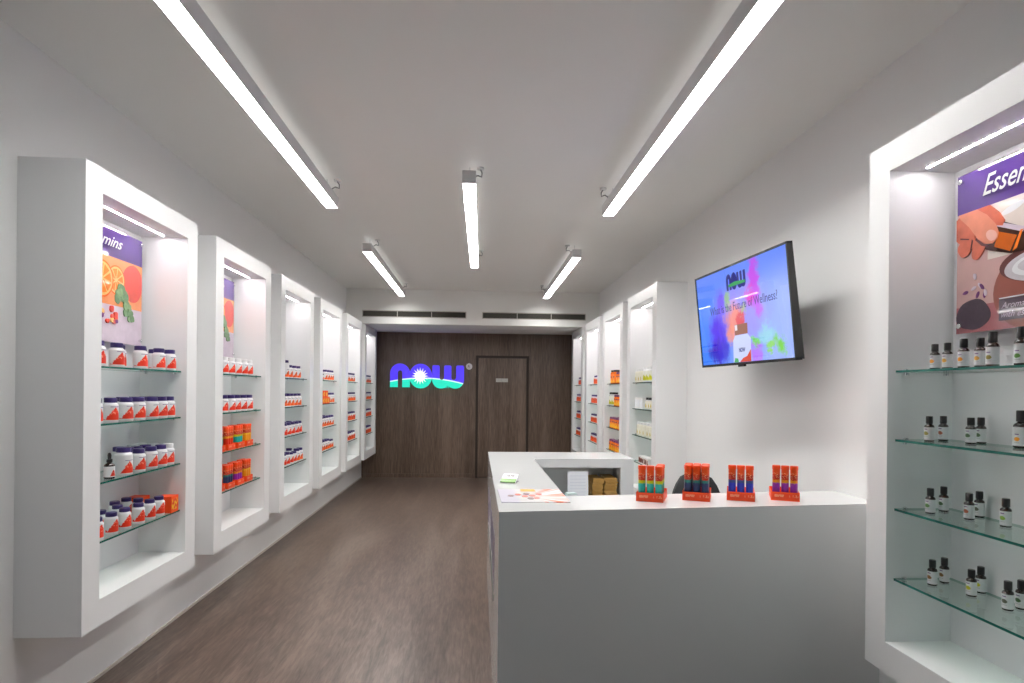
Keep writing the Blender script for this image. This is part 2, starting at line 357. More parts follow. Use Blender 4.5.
def unit(side, yc, label):
    x = XL if side == 'L' else XR
    u = thing('display_unit', label, 'display unit', (x, yc, ZB0), (0, 0, 0 if side == 'L' else PI), 'wall display units')
    for s in (-1, 1): put('side_panel', me_side, u, (0, s * (UW / 2 - FW / 2), 0))
    put('top_panel', me_top, u); put('bottom_panel', me_bot, u); put('back_panel', me_back, u)
    put('led_strip', me_led, u, (0.167, 0, IT))
    for z in SH:
        sh = put('glass_shelf', me_shelf, u, (0, 0, z))
        for cx in (0.058, 0.222):
            for s in (-1, 1): put('shelf_clip', me_clip, sh, (cx, s * (IH - 0.014), 0))
    return u
LY = [2.741 + 1.3245 * i + UW / 2 for i in range(6)]
RY = [5.372 + 1.2688 * i + UW / 2 for i in range(4)]
LN = ['nearest', 'second', 'third', 'fourth', 'fifth', 'farthest']
RN = ['first', 'second', 'third', 'farthest']
for i, y in enumerate(LY):
    unit('L', y, ['nearest white display unit on the left wall with vitamin poster', 'second white display unit on left wall holding orange tubes',
                  'third white display unit from the camera on the left wall', 'fourth white display unit from the camera on the left wall',
                  'fifth white display unit on the left wall, just before the bulkhead', 'farthest white display unit on the left wall beside the dark wood'][i])
for i, y in enumerate(RY):
    unit('R', y, ['first white display unit beyond the wall screen with pale bottles', 'second white unit beyond the wall screen with amber orange bottles',
                  'third white display unit beyond the wall screen on the right', 'farthest white display unit on the right beside the dark wood'][i])
RBY = 2.41 - UW / 2
unit('R', RBY, 'big white display unit in the right foreground with small oil bottles')

# ------------------------------------------------------------------ posters
PW, PH, PZ = 0.684, 0.61, 1.805 - ZB0
PX = 0.060
def flat(pts, k):     # one printed shape on a poster, in poster coordinates (s to the right, t up)
    return MB().prism(pts, PX, PX + 0.0003 * k, lambda a, b, d: (d, a - PW / 2, b + PZ))
def blob(cx, cy, rx, ry, amp=0.08, n=28, rot=0.0, seed=0):
    r = random.Random(seed); ph = [r.uniform(0, 6.28) for _ in range(4)]; out = []
    for k in range(n):
        a = 2 * PI * k / n; q = 1 + amp * (math.sin(2 * a + ph[0]) + 0.7 * math.sin(3 * a + ph[1]) + 0.5 * math.sin(5 * a + ph[2])) / 2
        x, y = rx * q * math.cos(a), ry * q * math.sin(a)
        out.append((cx + x * math.cos(rot) - y * math.sin(rot), cy + x * math.sin(rot) + y * math.cos(rot)))
    return [(min(max(a, 0.001), PW - 0.001), min(max(b, 0.001), PH - 0.001)) for a, b in out]
def ink(name, c, var=0.15, vs_=25): new(name, c, 0.06, spec=0.5, coat=0.6, var=var, vscale=vs_)
ink('ink_purple', srgb(92, 62, 140), 0.06, 6); ink('ink_white', (0.85, 0.85, 0.87), 0.01); ink('ink_orange', srgb(244, 128, 40)); ink('ink_orange_deep', srgb(240, 104, 20))
ink('ink_orange_pale', srgb(252, 196, 120)); ink('ink_peach', srgb(240, 150, 96)); ink('ink_tomato', srgb(232, 84, 72)); ink('ink_broccoli', srgb(104, 140, 96), 0.35, 70)
ink('ink_leaf', srgb(128, 162, 112), 0.35, 70); ink('ink_stem', srgb(150, 176, 120)); ink('ink_lilac', srgb(216, 200, 214)); ink('ink_berry', srgb(220, 66, 50)); ink('ink_plum', srgb(110, 50, 110)); ink('ink_table', srgb(205, 165, 160), 0.08, 14)
ink('ink_skin', srgb(206, 104, 78), 0.35, 22); ink('ink_skin_light', srgb(226, 138, 108), 0.22, 20); ink('ink_nail', srgb(236, 178, 162), 0.05); ink('ink_cream', srgb(226, 214, 206), 0.05)
ink('ink_bottle', srgb(64, 26, 14), 0.3, 30); ink('ink_amber', srgb(200, 96, 24)); ink('ink_bowl', srgb(150, 84, 72), 0.12, 20); ink('ink_swirl', srgb(206, 200, 206), 0.1, 60); ink('ink_shadow', srgb(98, 50, 48), 0.1, 20)
ink('ink_dark', srgb(70, 52, 66), 0.3, 60); ink('ink_pinkwood', srgb(176, 106, 110), 0.1, 12)
def poster(side, yc, label, art):
    x = XL if side == 'L' else XR
    p = thing('poster', label, 'poster', (x, yc, ZB0), (0, 0, 0 if side == 'L' else PI))
    MB().box(PX - 0.006, PX, -PW / 2, PW / 2, PZ, PZ + PH).build('panel', 'ink_lilac' if art == 'fruit' else 'ink_table', p)
    cnt = [0]
    def pr(nm, pts, m, k):
        cnt[0] += 1; return flat(pts, 0.5 * cnt[0]).build(nm, m, p)
    rect = lambda a, b, c, d_: [(a, b), (c, b), (c, d_), (a, d_)]
    pr('header_band', rect(0.0005, 0.458, PW - 0.0005, PH - 0.0005), 'ink_purple', 1)
    def words(txt, s, t_, size, k=60, shear=0.35, bold=0.002, mat='ink_white', width=None):
        put('lettering', text_mesh(txt, size, mat, shear, bold, width), p, (PX + 0.0003 * 0.5 * (cnt[0] + 2), s - PW / 2, t_ + PZ), (PI / 2, 0, PI / 2))
    if art == 'fruit':
        pr('print_backdrop', rect(0.0005, 0.20, PW - 0.0005, 0.458), 'ink_peach', 1)
        pr('print_orange', blob(0.12, 0.36, 0.09, 0.09, 0.01), 'ink_orange', 2)
        pr('print_tomato', blob(0.59, 0.345, 0.10, 0.105, 0.04, seed=2), 'ink_tomato', 2)
        for i_, (cx, cy, r_) in enumerate(((0.435, 0.34, 0.080), (0.31, 0.33, 0.098))):
            pr('print_orange', blob(cx, cy, r_, r_, 0.01), 'ink_orange_deep', 3 + 5 * i_); pr('print_orange', blob(cx, cy, r_ * .9, r_ * .9, 0.01), 'ink_orange_pale', 4 + 5 * i_)
            for q in range(8):
                a = q * PI / 4 + 0.2; ca, sa = math.cos(a), math.sin(a)
                pr('print_segment', [(cx + ca * r_ * .12, cy + sa * r_ * .12), (cx + math.cos(a - .32) * r_ * .8, cy + math.sin(a - .32) * r_ * .8), (cx + math.cos(a + .32) * r_ * .8, cy + math.sin(a + .32) * r_ * .8)], 'ink_orange', 5 + 5 * i_)
        pr('print_stem', blob(0.545, 0.19, 0.05, 0.022, 0.1, rot=-0.9, seed=4), 'ink_stem', 14)
        r = random.Random(5)
        for q in range(15):
            a = r.uniform(0, 6.28); pr('print_broccoli', blob(0.475 + 0.045 * math.cos(a) * r.random() ** .5, 0.265 + 0.042 * math.sin(a) * r.random() ** .5, 0.026, 0.024, 0.2, 14, seed=q), ['ink_broccoli', 'ink_broccoli', 'ink_leaf'][q % 3], 15)
        for q in range(9):
            pr('print_broccoli', blob(0.545 + r.uniform(-.03, .045), 0.195 + r.uniform(-.05, .035), 0.021, 0.02, 0.2, 14, seed=q + 30), ['ink_broccoli', 'ink_leaf'][q % 2], 15)
        for q in range(16):
            pr('print_berry', blob(0.30 + r.uniform(-.06, .14), 0.145 + r.uniform(-.035, .045), 0.014, 0.013, 0.1, 12, seed=q), ['ink_berry', 'ink_berry', 'ink_plum', 'ink_orange_pale'][q % 4], 16)
        words('Vitamins', 0.165, 0.510, 0.082, width=0.31, shear=0.5, bold=0.001)
    else:
        pr('print_light', rect(0.14, 0.26, PW - 0.0005, 0.458), 'ink_cream', 1)
        pr('print_light', blob(0.24, 0.42, 0.05, 0.012, 0.05, rot=0.25), 'ink_white', 2)
        pr('print_board', rect(0.0005, 0.0005, PW - 0.0005, 0.10), 'ink_pinkwood', 1)
        pr('print_bowl', blob(0.40, 0.13, 0.235, 0.165, 0.01, 40), 'ink_bowl', 2)
        pr('print_bowl', blob(0.41, 0.215, 0.220, 0.072, 0.01, 40), 'ink_shadow', 3)
        pr('print_cream', blob(0.415, 0.205, 0.205, 0.062, 0.02, 40), 'ink_swirl', 4)
        for q in range(4):
            pr('print_swirl', blob(0.40 - 0.01 * q, 0.207 + 0.003 * q, 0.16 - 0.038 * q, 0.046 - 0.011 * q, 0.05, 30, seed=q), ['ink_white', 'ink_swirl'][q % 2], 5 + q)
        pr('print_plum', blob(0.078, 0.066, 0.074, 0.060, 0.10, seed=3), 'ink_dark', 4)
        r = random.Random(9)
        for q in range(8): pr('print_petal', blob(0.085 + r.uniform(-.06, .06), 0.165 + r.uniform(-.03, .05), 0.013, 0.006, 0.1, 10, rot=r.uniform(0, 3), seed=q), 'ink_plum' if q % 2 else 'ink_lilac', 4)
        pr('print_bottle', [(0.075, 0.325), (0.130, 0.400), (0.160, 0.405), (0.30, 0.335), (0.36, 0.33), (0.36, 0.27), (0.30, 0.262), (0.237, 0.262), (0.155, 0.29)], 'ink_bottle', 10)
        pr('print_bottle_shine', [(0.150, 0.385), (0.285, 0.325), (0.290, 0.342), (0.165, 0.395)], 'ink_lilac', 11)
        pr('print_oil', [(0.17, 0.30), (0.235, 0.27), (0.262, 0.32), (0.19, 0.35)], 'ink_amber', 11)
        pr('print_drip', [(0.245, 0.268), (0.262, 0.275), (0.285, 0.335), (0.275, 0.335)], 'ink_orange', 12)
        pr('print_finger', [(0.094, 0.4575), (0.15, 0.4575), (0.19, 0.42), (0.213, 0.385), (0.205, 0.368), (0.14, 0.385), (0.10, 0.42)], 'ink_skin', 12)
        pr('print_finger', blob(0.040, 0.325, 0.030, 0.036, 0.08, seed=1), 'ink_skin', 12)
        pr('print_finger', blob(0.104, 0.312, 0.028, 0.044, 0.08, rot=-0.4, seed=2), 'ink_skin', 12)
        pr('print_finger', [(0.001, 0.44), (0.03, 0.4575), (0.08, 0.40), (0.09, 0.34), (0.07, 0.31), (0.035, 0.33), (0.001, 0.36)], 'ink_skin', 13)
        pr('print_thumb', [(0.012, 0.4575), (0.095, 0.4575), (0.14, 0.425), (0.178, 0.38), (0.190, 0.35), (0.185, 0.328), (0.165, 0.313), (0.14, 0.318), (0.10, 0.345), (0.06, 0.40), (0.02, 0.44)], 'ink_skin_light', 14)
        pr('print_crease', [(0.088, 0.345), (0.094, 0.35), (0.128, 0.322), (0.150, 0.312), (0.14, 0.308), (0.118, 0.316)], 'ink_shadow', 15)
        pr('print_crease', [(0.066, 0.31), (0.072, 0.312), (0.080, 0.345), (0.074, 0.352)], 'ink_shadow', 15)
        pr('print_crease', [(0.02, 0.362), (0.06, 0.352), (0.062, 0.356), (0.02, 0.368)], 'ink_shadow', 15)
        pr('print_nail', blob(0.160, 0.345, 0.026, 0.018, 0.05, rot=-0.7), 'ink_nail', 15)
        pr('print_caption', rect(0.195, 0.03, 0.60, 0.105), 'ink_dark', 12)
        pr('print_caption_line', rect(0.195, 0.107, 0.60, 0.111), 'ink_white', 12)
        words('Aromatherapy', 0.205, 0.072, 0.032, 14, bold=0.0, mat='ink_lilac'); words('with essential oils', 0.205, 0.040, 0.032, 14, bold=0.0, mat='ink_lilac')
        words('Essential Oils', 0.122, 0.500, 0.105, 3, width=0.43, shear=0.45, bold=0.001)
    so = MB().lathe([(0.010, 0), (0.010, 0.006), (0.006, 0.009)], 14).lathe([(0.006, -0.045), (0.006, 0)], 10).mesh('standoff', 'chrome')
    for s in (0.026, PW - 0.026):
        for t_ in (0.028, PH - 0.028): put('standoff', so, p, (PX + 0.008, s - PW / 2, t_ + PZ), (0, PI / 2, 0))
poster('L', LY[0], 'purple-headed vitamin poster with orange slices and broccoli, nearest left unit', 'fruit')
poster('L', LY[1], 'purple-headed vitamin poster half hidden inside the second left unit', 'fruit')
poster('R', RBY, 'purple-headed essential oil poster with a hand tipping a bottle', 'oil')

# ------------------------------------------------------------------ product prototypes: list of (part name, mesh)
def bottle_parts(r, h, cap, label, body='bottle_white', ch=0.024, neck=0.74):
    hb = h - ch
    b = MB().lathe([(r * 0.93, 0), (r, 0.004), (r, hb - r * 0.42), (r * 0.94, hb - r * 0.22), (r * neck, hb - r * 0.04), (r * neck, hb + 0.004)], 20).mesh('body', body)
    c = MB().lathe([(r * (neck + 0.08), hb), (r * (neck + 0.08), h - 0.003), (r * neck, h)], 20).mesh('cap', cap)
    l = MB().lathe([(r * 1.008, 0.008), (r * 1.008, hb - r * 0.46)], 20, top=False, bot=False).mesh('label', label)
    return [('body', b), ('cap', c), ('label', l)]
P = {}
P['white'] = bottle_parts(0.034, 0.122, 'cap_purple', 'label_red')
P['white_small'] = bottle_parts(0.030, 0.108, 'cap_purple', 'label_red', ch=0.02)
P['white_big'] = bottle_parts(0.041, 0.142, 'cap_purple', 'label_red')
P['white_white'] = bottle_parts(0.034, 0.122, 'cap_white', 'label_red')
P['orange'] = bottle_parts(0.035, 0.125, 'cap_purple', 'label_orange')
P['orange_tall'] = bottle_parts(0.036, 0.165, 'cap_purple', 'label_orange')
P['orange_small'] = bottle_parts(0.030, 0.105, 'cap_purple', 'label_orange', ch=0.02)
P['wide'] = bottle_parts(0.036, 0.125, 'cap_purple', 'label_wide')
P['gummy'] = bottle_parts(0.038, 0.135, 'cap_magenta', 'label_gummy', body='amber_orange', neck=0.85)
P['jar_dark'] = bottle_parts(0.050, 0.165, 'cap_black', 'label_gummy', body='amber_orange', neck=0.8)
P['jar_grey'] = bottle_parts(0.045, 0.165, 'cap_black', 'label_yellowgreen', body='bottle_clear', neck=0.8)
P['yellowgreen'] = bottle_parts(0.040, 0.150, 'cap_white', 'label_yellowgreen')
P['cream'] = bottle_parts(0.034, 0.140, 'cap_white', 'label_cream', body='bottle_cream')
P['clear'] = bottle_parts(0.022, 0.120, 'cap_black', 'label_cream', body='bottle_clear', neck=0.6)
P['clear_jar'] = bottle_parts(0.036, 0.075, 'cap_white', 'label_cream', body='bottle_clear', neck=0.9)
def oil_parts(k, r=0.0165, h=0.096):
    q = h / 0.096
    b = MB().lathe([(r * 0.9, 0), (r, 0.003), (r, 0.056 * q), (r * 0.9, 0.061 * q), (r * 0.55, 0.066 * q), (r * 0.55, 0.072 * q)], 20).mesh('body', 'amber')
    c = MB().lathe([(r * 0.70, 0.0675 * q), (r * 0.70, h - 0.002), (r * 0.62, h)], 20).mesh('cap', 'cap_black')
    l = MB().lathe([(r * 1.01, 0.006 * q), (r * 1.01, 0.054 * q)], 20, top=False, bot=False).mesh('label', 'oil_' + k.replace(' ', '_'))
    return [('body', b), ('cap', c), ('label', l)]
b = MB().lathe([(0.022, 0), (0.024, 0.004), (0.024, 0.062), (0.020, 0.070), (0.011, 0.076), (0.011, 0.082)], 18).mesh('body', 'amber')
c = MB().lathe([(0.013, 0.080), (0.013, 0.094), (0.008, 0.097), (0.0085, 0.112), (0.006, 0.124), (0.002, 0.126)], 16).mesh('dropper_cap', 'cap_black')
l = MB().lathe([(0.0243, 0.008), (0.0243, 0.060)], 18, top=False, bot=False).mesh('label', 'label_drop')
P['dropper'] = [('body', b), ('dropper_cap', c), ('label', l)]
def tube_parts(k):
    b = MB().lathe([(0.0155, 0), (0.0172, 0.003), (0.0172, 0.150)], 18).mesh('body', 'tube_' + k)
    c = MB().lathe([(0.0187, 0.147), (0.0187, 0.163), (0.0172, 0.165)], 18).mesh('cap', 'orange_plastic')
    return [('body', b), ('cap', c)]
for k in TUBES: P['tube_' + k] = tube_parts(k)
def carton_parts(sx, sy, sz, mat, face):
    b = MB().box(-sx / 2, sx / 2, -sy / 2, sy / 2, 0, sz).mesh('carton', mat)
    f = MB().box(sx / 2, sx / 2 + 0.0008, -sy / 2 + 0.004, sy / 2 - 0.004, sz * 0.18, sz * 0.82).mesh('printed_panel', face)
    return [('carton', b), ('printed_panel', f)]
t = new('print_box', srgb(245, 110, 20), 0.4); t.put(t.b.inputs['Base Color'], t.ramp(t.noise(45, detail=3), [(0.42, srgb(225, 50, 20)), (0.5, srgb(245, 120, 20)), (0.58, srgb(250, 200, 50))]))
t = new('print_brown', srgb(130, 90, 60), 0.4); t.put(t.b.inputs['Base Color'], t.ramp(t.noise(22, detail=3), [(0.44, srgb(226, 220, 214)), (0.5, srgb(150, 92, 66)), (0.58, srgb(96, 50, 34))]))
P['box_orange'] = carton_parts(0.085, 0.085, 0.095, 'orange_card', 'print_box')
P['carton'] = carton_parts(0.06, 0.085, 0.115, 'carton_white', 'paper')
P['carton_brown'] = carton_parts(0.07, 0.36, 0.075, 'carton_white', 'print_brown')
P['box_cube'] = carton_parts(0.08, 0.10, 0.075, 'orange_card', 'print_box')

def product(kind, name, label, cat, loc, rz, group):
    o = thing(name, label, cat, loc, (0, 0, rz), group)
    for nm, me in P[kind]: put(nm, me, o)
    return o
ORD = ['first', 'second', 'third', 'fourth', 'fifth', 'sixth', 'seventh', 'eighth', 'ninth', 'tenth']
SHN = ['top shelf', 'second shelf', 'third shelf', 'bottom shelf']
KN = {'white': ('supplement_bottle', 'white bottle with purple cap', 'bottle'), 'white_small': ('supplement_bottle', 'small white bottle with purple cap', 'bottle'),
      'white_big': ('supplement_bottle', 'large white bottle with purple cap', 'bottle'), 'white_white': ('supplement_bottle', 'white bottle with white cap', 'bottle'),
      'orange': ('supplement_bottle', 'orange-labelled bottle with purple cap', 'bottle'), 'orange_tall': ('supplement_bottle', 'tall orange-labelled bottle with purple cap', 'bottle'),
      'orange_small': ('supplement_bottle', 'small orange-labelled purple-capped bottle', 'bottle'), 'wide': ('supplement_bottle', 'orange-banded bottle with purple cap', 'bottle'),
      'gummy': ('gummy_bottle', 'amber orange bottle with magenta cap', 'bottle'), 'jar_dark': ('large_jar', 'large amber jar with black cap', 'jar'),
      'jar_grey': ('large_jar', 'large grey jar with black cap', 'jar'), 'yellowgreen': ('oil_bottle', 'white bottle with yellow-green label', 'bottle'),
      'cream': ('lotion_bottle', 'cream bottle with pale cap', 'bottle'), 'clear': ('serum_bottle', 'slim clear bottle with black cap', 'bottle'),
      'clear_jar': ('clear_jar', 'short clear jar with white lid', 'jar'), 'dropper': ('dropper_bottle', 'dark dropper bottle with white label', 'bottle'),
      'box_orange': ('product_box', 'orange printed box', 'box'), 'carton': ('product_box', 'plain white carton', 'box'),
      'carton_brown': ('product_box', 'long white carton with brown print', 'box'), 'box_cube': ('product_box', 'small orange box', 'box')}
XROW = {'front': 0.219, 'middle': 0.138, 'back': 0.066}
def stock(side, ui, si, items):
    """items: (kind, row, y, [lift]) with y along the room measured from the unit's middle (left side: +y is away from the camera)"""
    yc = LY[ui] if side == 'L' else RY[ui]
    where = (LN[ui] + ' left unit') if side == 'L' else (RN[ui] + ' unit beyond screen')
    cnt = {}
    for it in sorted(items, key=lambda q: (q[1], q[2])):
        kind, row, y = it[:3]; lift = it[3] if len(it) > 3 else 0
        nm, desc, cat = KN[kind]; k = (row, lift > 0); cnt[k] = cnt.get(k, 0) + 1
        lx = XROW[row] + random.uniform(-0.002, 0.002)
        x = XL + lx if side == 'L' else XR - lx
        rw = ('atop ' if lift else '') + row
        product(kind, nm, '%s, %s in %s row, %s, %s' % (desc, ORD[cnt[k] - 1], rw, SHN[si], where), cat,
                (x, yc + y, ZB0 + SH[si] + 0.0003 + lift), ((0.0 if side == 'L' else PI) + random.uniform(-0.03, 0.03)) if cat == 'box' else ((R(-24) if side == 'L' else PI + R(14)) + random.uniform(-0.10, 0.10)), nm.replace('_', ' ') + 's in the ' + where)
def row(kind, rw, ys): return [(kind, rw, y) for y in ys]
def lin(a, b, n): return [a + (b - a) * k / (n - 1) + random.uniform(-0.008, 0.008) for k in range(n)]
# nearest left unit
c0 = LY[0]
stock('L', 0, 0, row('white', 'front', [y - c0 for y in (2.95, 3.10, 3.31, 3.50, 3.62)]) + row('white', 'middle', [y - c0 for y in (3.03, 3.26, 3.47, 3.60)]))
stock('L', 0, 1, row('white', 'front', [y - c0 for y in (2.93, 3.05, 3.18, 3.30, 3.43, 3.53, 3.61)]) + row('white', 'middle', [y - c0 for y in (3.29, 3.41, 3.50, 3.59)]))
stock('L', 0, 2, [('white_big', 'middle', 2.98 - c0), ('dropper', 'front', 3.05 - c0), ('white_big', 'front', 3.165 - c0), ('white', 'front', 3.30 - c0), ('white', 'front', 3.425 - c0), ('white', 'front', 3.53 - c0), ('white_white', 'front', 3.612 - c0)]
      + row('white', 'middle', [y - c0 for y in (3.35, 3.43, 3.52)]) + [('white', 'back', 3.39 - c0)] + row('white_white', 'back', [3.52 - c0, 3.61 - c0]) + [('white_white', 'middle', 3.60 - c0)])
stock('L', 0, 3, row('white_small', 'front', [y - c0 for y in (2.95, 3.07, 3.185, 3.31, 3.42, 3.515)]) + row('white_small', 'middle', [y - c0 for y in (3.12, 3.26, 3.45)]) + row('white_small', 'back', [y - c0 for y in (3.36, 3.47)])
      + [('box_orange', 'front', 3.608 - c0), ('box_orange', 'back', 3.585 - c0)])
# second left unit
stock('L', 1, 0, row('white_white', 'front', lin(-0.34, 0.24, 6)) + row('white', 'middle', lin(-0.20, 0.16, 3)))
stock('L', 1, 1, row('white', 'front', lin(-0.34, 0.25, 6)) + row('white', 'middle', lin(-0.24, 0.20, 4)))
# third to sixth left units
stock('L', 2, 0, row('orange_tall', 'front', [-0.30, -0.19]) + row('orange', 'front', [-0.06, 0.08, 0.19]) + row('orange', 'middle', [0.02, 0.14]))
stock('L', 2, 1, row('orange', 'front', lin(-0.34, 0.22, 6)) + row('orange', 'middle', lin(-0.25, 0.15, 4)))
stock('L', 2, 2, row('white', 'front', lin(-0.34, 0.27, 6)) + row('white', 'middle', lin(-0.26, 0.20, 4)))
stock('L', 2, 3, row('white', 'front', [-0.32, -0.22, -0.12]) + row('white_small', 'front', [0.0, 0.10]) + row('orange', 'front', [0.20, 0.30]) + row('orange', 'middle', [-0.18, 0.22]))
stock('L', 3, 0, [('dropper', 'front', -0.18)] + row('orange_tall', 'middle', [-0.26, -0.15]) + row('orange', 'front', [-0.32, -0.06, 0.06, 0.17, 0.27]))
stock('L', 3, 1, row('orange', 'front', [-0.33, 0.10, 0.20, 0.30]) + [('box_cube', 'front', -0.22), ('box_cube', 'front', -0.11), ('box_cube', 'front', 0.0), ('box_cube', 'front', -0.21, 0.076), ('box_cube', 'front', -0.09, 0.076)])
stock('L', 3, 2, row('orange', 'front', lin(-0.33, 0.28, 6)) + row('orange', 'middle', lin(-0.25, 0.2, 4)))
stock('L', 3, 3, row('orange', 'front', lin(-0.33, 0.08, 5)) + row('orange_small', 'front', [0.20, 0.29]) + row('orange', 'middle', [-0.2, -0.06]))
for ui in (4, 5):
    for si in range(4):
        kind = 'orange' if si < 2 else 'wide'
        stock('L', ui, si, row(kind, 'front', lin(-0.33, 0.27 - 0.05 * (si == 0), 6)) + row(kind, 'middle', lin(-0.2, 0.2, 3)))
# right units beyond the screen (+y away from the camera)
stock('R', 0, 0, row('yellowgreen', 'front', [-0.30, -0.20, -0.10, 0.0]) + row('cream', 'front', [0.12, 0.22, 0.31]) + row('yellowgreen', 'middle', [-0.16, -0.04]))
stock('R', 0, 1, row('clear', 'front', [-0.34, -0.26, -0.19, -0.12, -0.02]) + row('carton', 'front', [0.09, 0.20, 0.30]))
stock('R', 0, 2, row('cream', 'front', [-0.32, -0.22, -0.12, 0.02, 0.13, 0.24]) + row('cream', 'middle', [-0.17, 0.18]))
stock('R', 0, 3, [('carton_brown', 'front', -0.02)] + row('clear_jar', 'middle', [-0.30, -0.18, -0.06, 0.06]))
stock('R', 1, 0, row('gummy', 'front', [-0.30, -0.20, -0.10]) + [('jar_dark', 'front', 0.02), ('jar_dark', 'front', 0.15)])
stock('R', 1, 1, row('gummy', 'front', [-0.30, -0.20, -0.10, 0.0]) + [('jar_grey', 'front', 0.12), ('jar_grey', 'front', 0.23)])
stock('R', 1, 2, row('gummy', 'front', lin(-0.31, 0.22, 6)) + row('gummy', 'middle', lin(-0.25, 0.15, 4)))
stock('R', 1, 3, row('gummy', 'front', lin(-0.31, 0.24, 6)) + row('gummy', 'middle', lin(-0.25, 0.15, 4)))
for ui in (2, 3):
    for si in range(4):
        n = 6 if si else 4
        stock('R', ui, si, row('wide', 'front', lin(-0.31, 0.20 if si else 0.02, n)) + row('wide', 'middle', lin(-0.2, 0.1, 2)))

# ------------------------------------------------------------------ oil bottles in the right foreground unit
oils = [  # shelf, x, y, colour, size, where
    (0, 1.725, 2.160, 'orange', 1, 'first on the top shelf'), (0, 1.725, 2.100, 'gold', 1, 'second on the top shelf'), (0, 1.715, 2.015, 'orange', 1.08, 'third on the top shelf, orange emblem'),
    (0, 1.715, 1.945, 'gold', 1.05, 'fourth on the top shelf'), (0, 1.705, 1.885, 'olive', 1.2, 'tall, fifth on the top shelf'), (0, 1.715, 1.790, 'green', 1.28, 'tall, sixth on the top shelf'), (0, 1.80, 1.80, 'green', 1.28, 'behind the green-emblem one on the top shelf'),
    (1, 1.723, 2.182, 'olive', 1, 'front left on the second shelf'), (1, 1.806, 2.215, 'rust', 1, 'back left on the second shelf'), (1, 1.800, 2.079, 'dark green', 1, 'front of the second pair, second shelf'),
    (1, 1.862, 2.105, 'dark green', 1, 'back of the second pair, second shelf'),
    (2, 1.733, 2.185, 'green', 1, 'front left on the third shelf'), (2, 1.819, 2.225, 'dark green', 1, 'back left on the third shelf'), (2, 1.795, 2.077, 'rust', 1, 'front of the second pair, third shelf'),
    (2, 1.870, 2.118, 'grey', 1, 'back of the second pair, third shelf'), (2, 1.827, 1.960, 'lime', 1.02, 'alone at the right on the third shelf'),
    (3, 1.756, 2.200, 'brown', 1, 'front left on the bottom shelf'), (3, 1.827, 2.228, 'brown', 1, 'back left on the bottom shelf'), (3, 1.806, 2.076, 'yellow', 1, 'front of the second pair, bottom shelf'),
    (3, 1.872, 2.110, 'yellow', 1, 'back of the second pair, bottom shelf'), (3, 1.816, 1.937, 'grey', 1.02, 'left of the last pair, bottom shelf'), (3, 1.872, 1.945, 'dark green', 1.02, 'right of the last pair, bottom shelf')]
for si, x, y, k, sz, where in oils:
    key = 'oil%s%.2f' % (k, sz)
    if key not in P: P[key] = oil_parts(k, 0.0165 * (1 + (sz - 1) * 0.6), 0.096 * sz)
    product(key, 'essential_oil_bottle', '%s-emblem amber oil bottle, %s' % (k, where), 'bottle', (x, y, ZB0 + SH[si] + 0.0003), PI + R(8), 'oil bottles in the right unit')
P['oil_large'] = oil_parts('orange', 0.0265, 0.128)
product('oil_large', 'essential_oil_bottle', 'large black-capped amber bottle with orange emblem on the second shelf', 'bottle', (1.852, 1.925, ZB0 + SH[1] + 0.0003), PI + R(8), 'oil bottles in the right unit')

# ------------------------------------------------------------------ effervescent tubes in card trays
TW, TD, TH = 0.126, 0.178, 0.042
mb = MB().box(-TW / 2, TW / 2, -TD / 2, TD / 2, 0, 0.002)
mb.box(-TW / 2, TW / 2, -TD / 2, -TD / 2 + 0.002, 0, TH).box(-TW / 2, TW / 2, TD / 2 - 0.002, TD / 2, 0, TH)
mb.box(-TW / 2, -TW / 2 + 0.002, -TD / 2, TD / 2, 0, TH).box(TW / 2 - 0.002, TW / 2, -TD / 2, TD / 2, 0, TH)
me_tray = mb.mesh('tray_body', 'orange_card')
t = new('tray_print', srgb(240, 78, 20), 0.45); x_, y_, z_ = t.xyz()
lm = t.m('MULTIPLY', t.sm(t.noise(95, (1, 1, 0.35), detail=2), 0.50, 0.56), t.m('LESS_THAN', t.m('ABSOLUTE', t.m('SUBTRACT', z_, 0.024)), 0.006))
t.put(t.b.inputs['Base Color'], t.mix(t.m('MULTIPLY', lm, 0.6), srgb(240, 70, 16), srgb(252, 190, 150)))
me_tp = MB().box(-TW / 2 + 0.006, TW / 2 - 0.006, -TD / 2 - 0.0008, -TD / 2, 0.008, TH - 0.008).mesh('printed_front', 'tray_print')
def tray(loc, rz, col, slots, where, group):
    o = thing('product_tray', 'orange card tray of %s tubes, %s' % (col, where), 'tray', loc, (0, 0, rz), group)
    put('tray_body', me_tray, o); put('printed_front', me_tp, o)
    for (i, j) in slots:
        q = Matrix.Rotation(rz, 4, 'Z') @ Vector(((i - 1) * 0.0395, -TD / 2 + 0.026 + j * 0.041, 0.0023))
        nm = ['left', 'middle', 'right'][i]; rn = ['front row', 'second row', 'third row', 'back row'][j]
        product('tube_' + col, 'effervescent_tube', 'orange and %s tube, %s of %s, tray %s' % (col, nm, rn, where), 'tube',
                (loc[0] + q.x, loc[1] + q.y, loc[2] + q.z), rz - PI / 2 + random.uniform(-0.3, 0.3), 'tubes, tray ' + where)
ZCT = 1.05
g3 = [(i, j) for j in range(3) for i in range(3)]
tr = R(-23.5)
def tpos(fx, fy):      # tray centre from its front right corner
    q = Matrix.Rotation(tr, 4, 'Z') @ Vector((-TW / 2, TD / 2, 0)); return (fx + q.x, fy + q.y, ZCT)
tray(tpos(0.876, 2.750), tr, 'teal', [(0, 0), (1, 0), (2, 0), (2, 1), (2, 2)], 'leftmost on the counter', 'trays on the counter')
tray(tpos(1.108, 2.773), tr, 'navy', g3, 'second on the counter', 'trays on the counter')
tray(tpos(1.327, 2.773), tr, 'blue', [(0, 0), (1, 0), (2, 0)], 'third on the counter', 'trays on the counter')
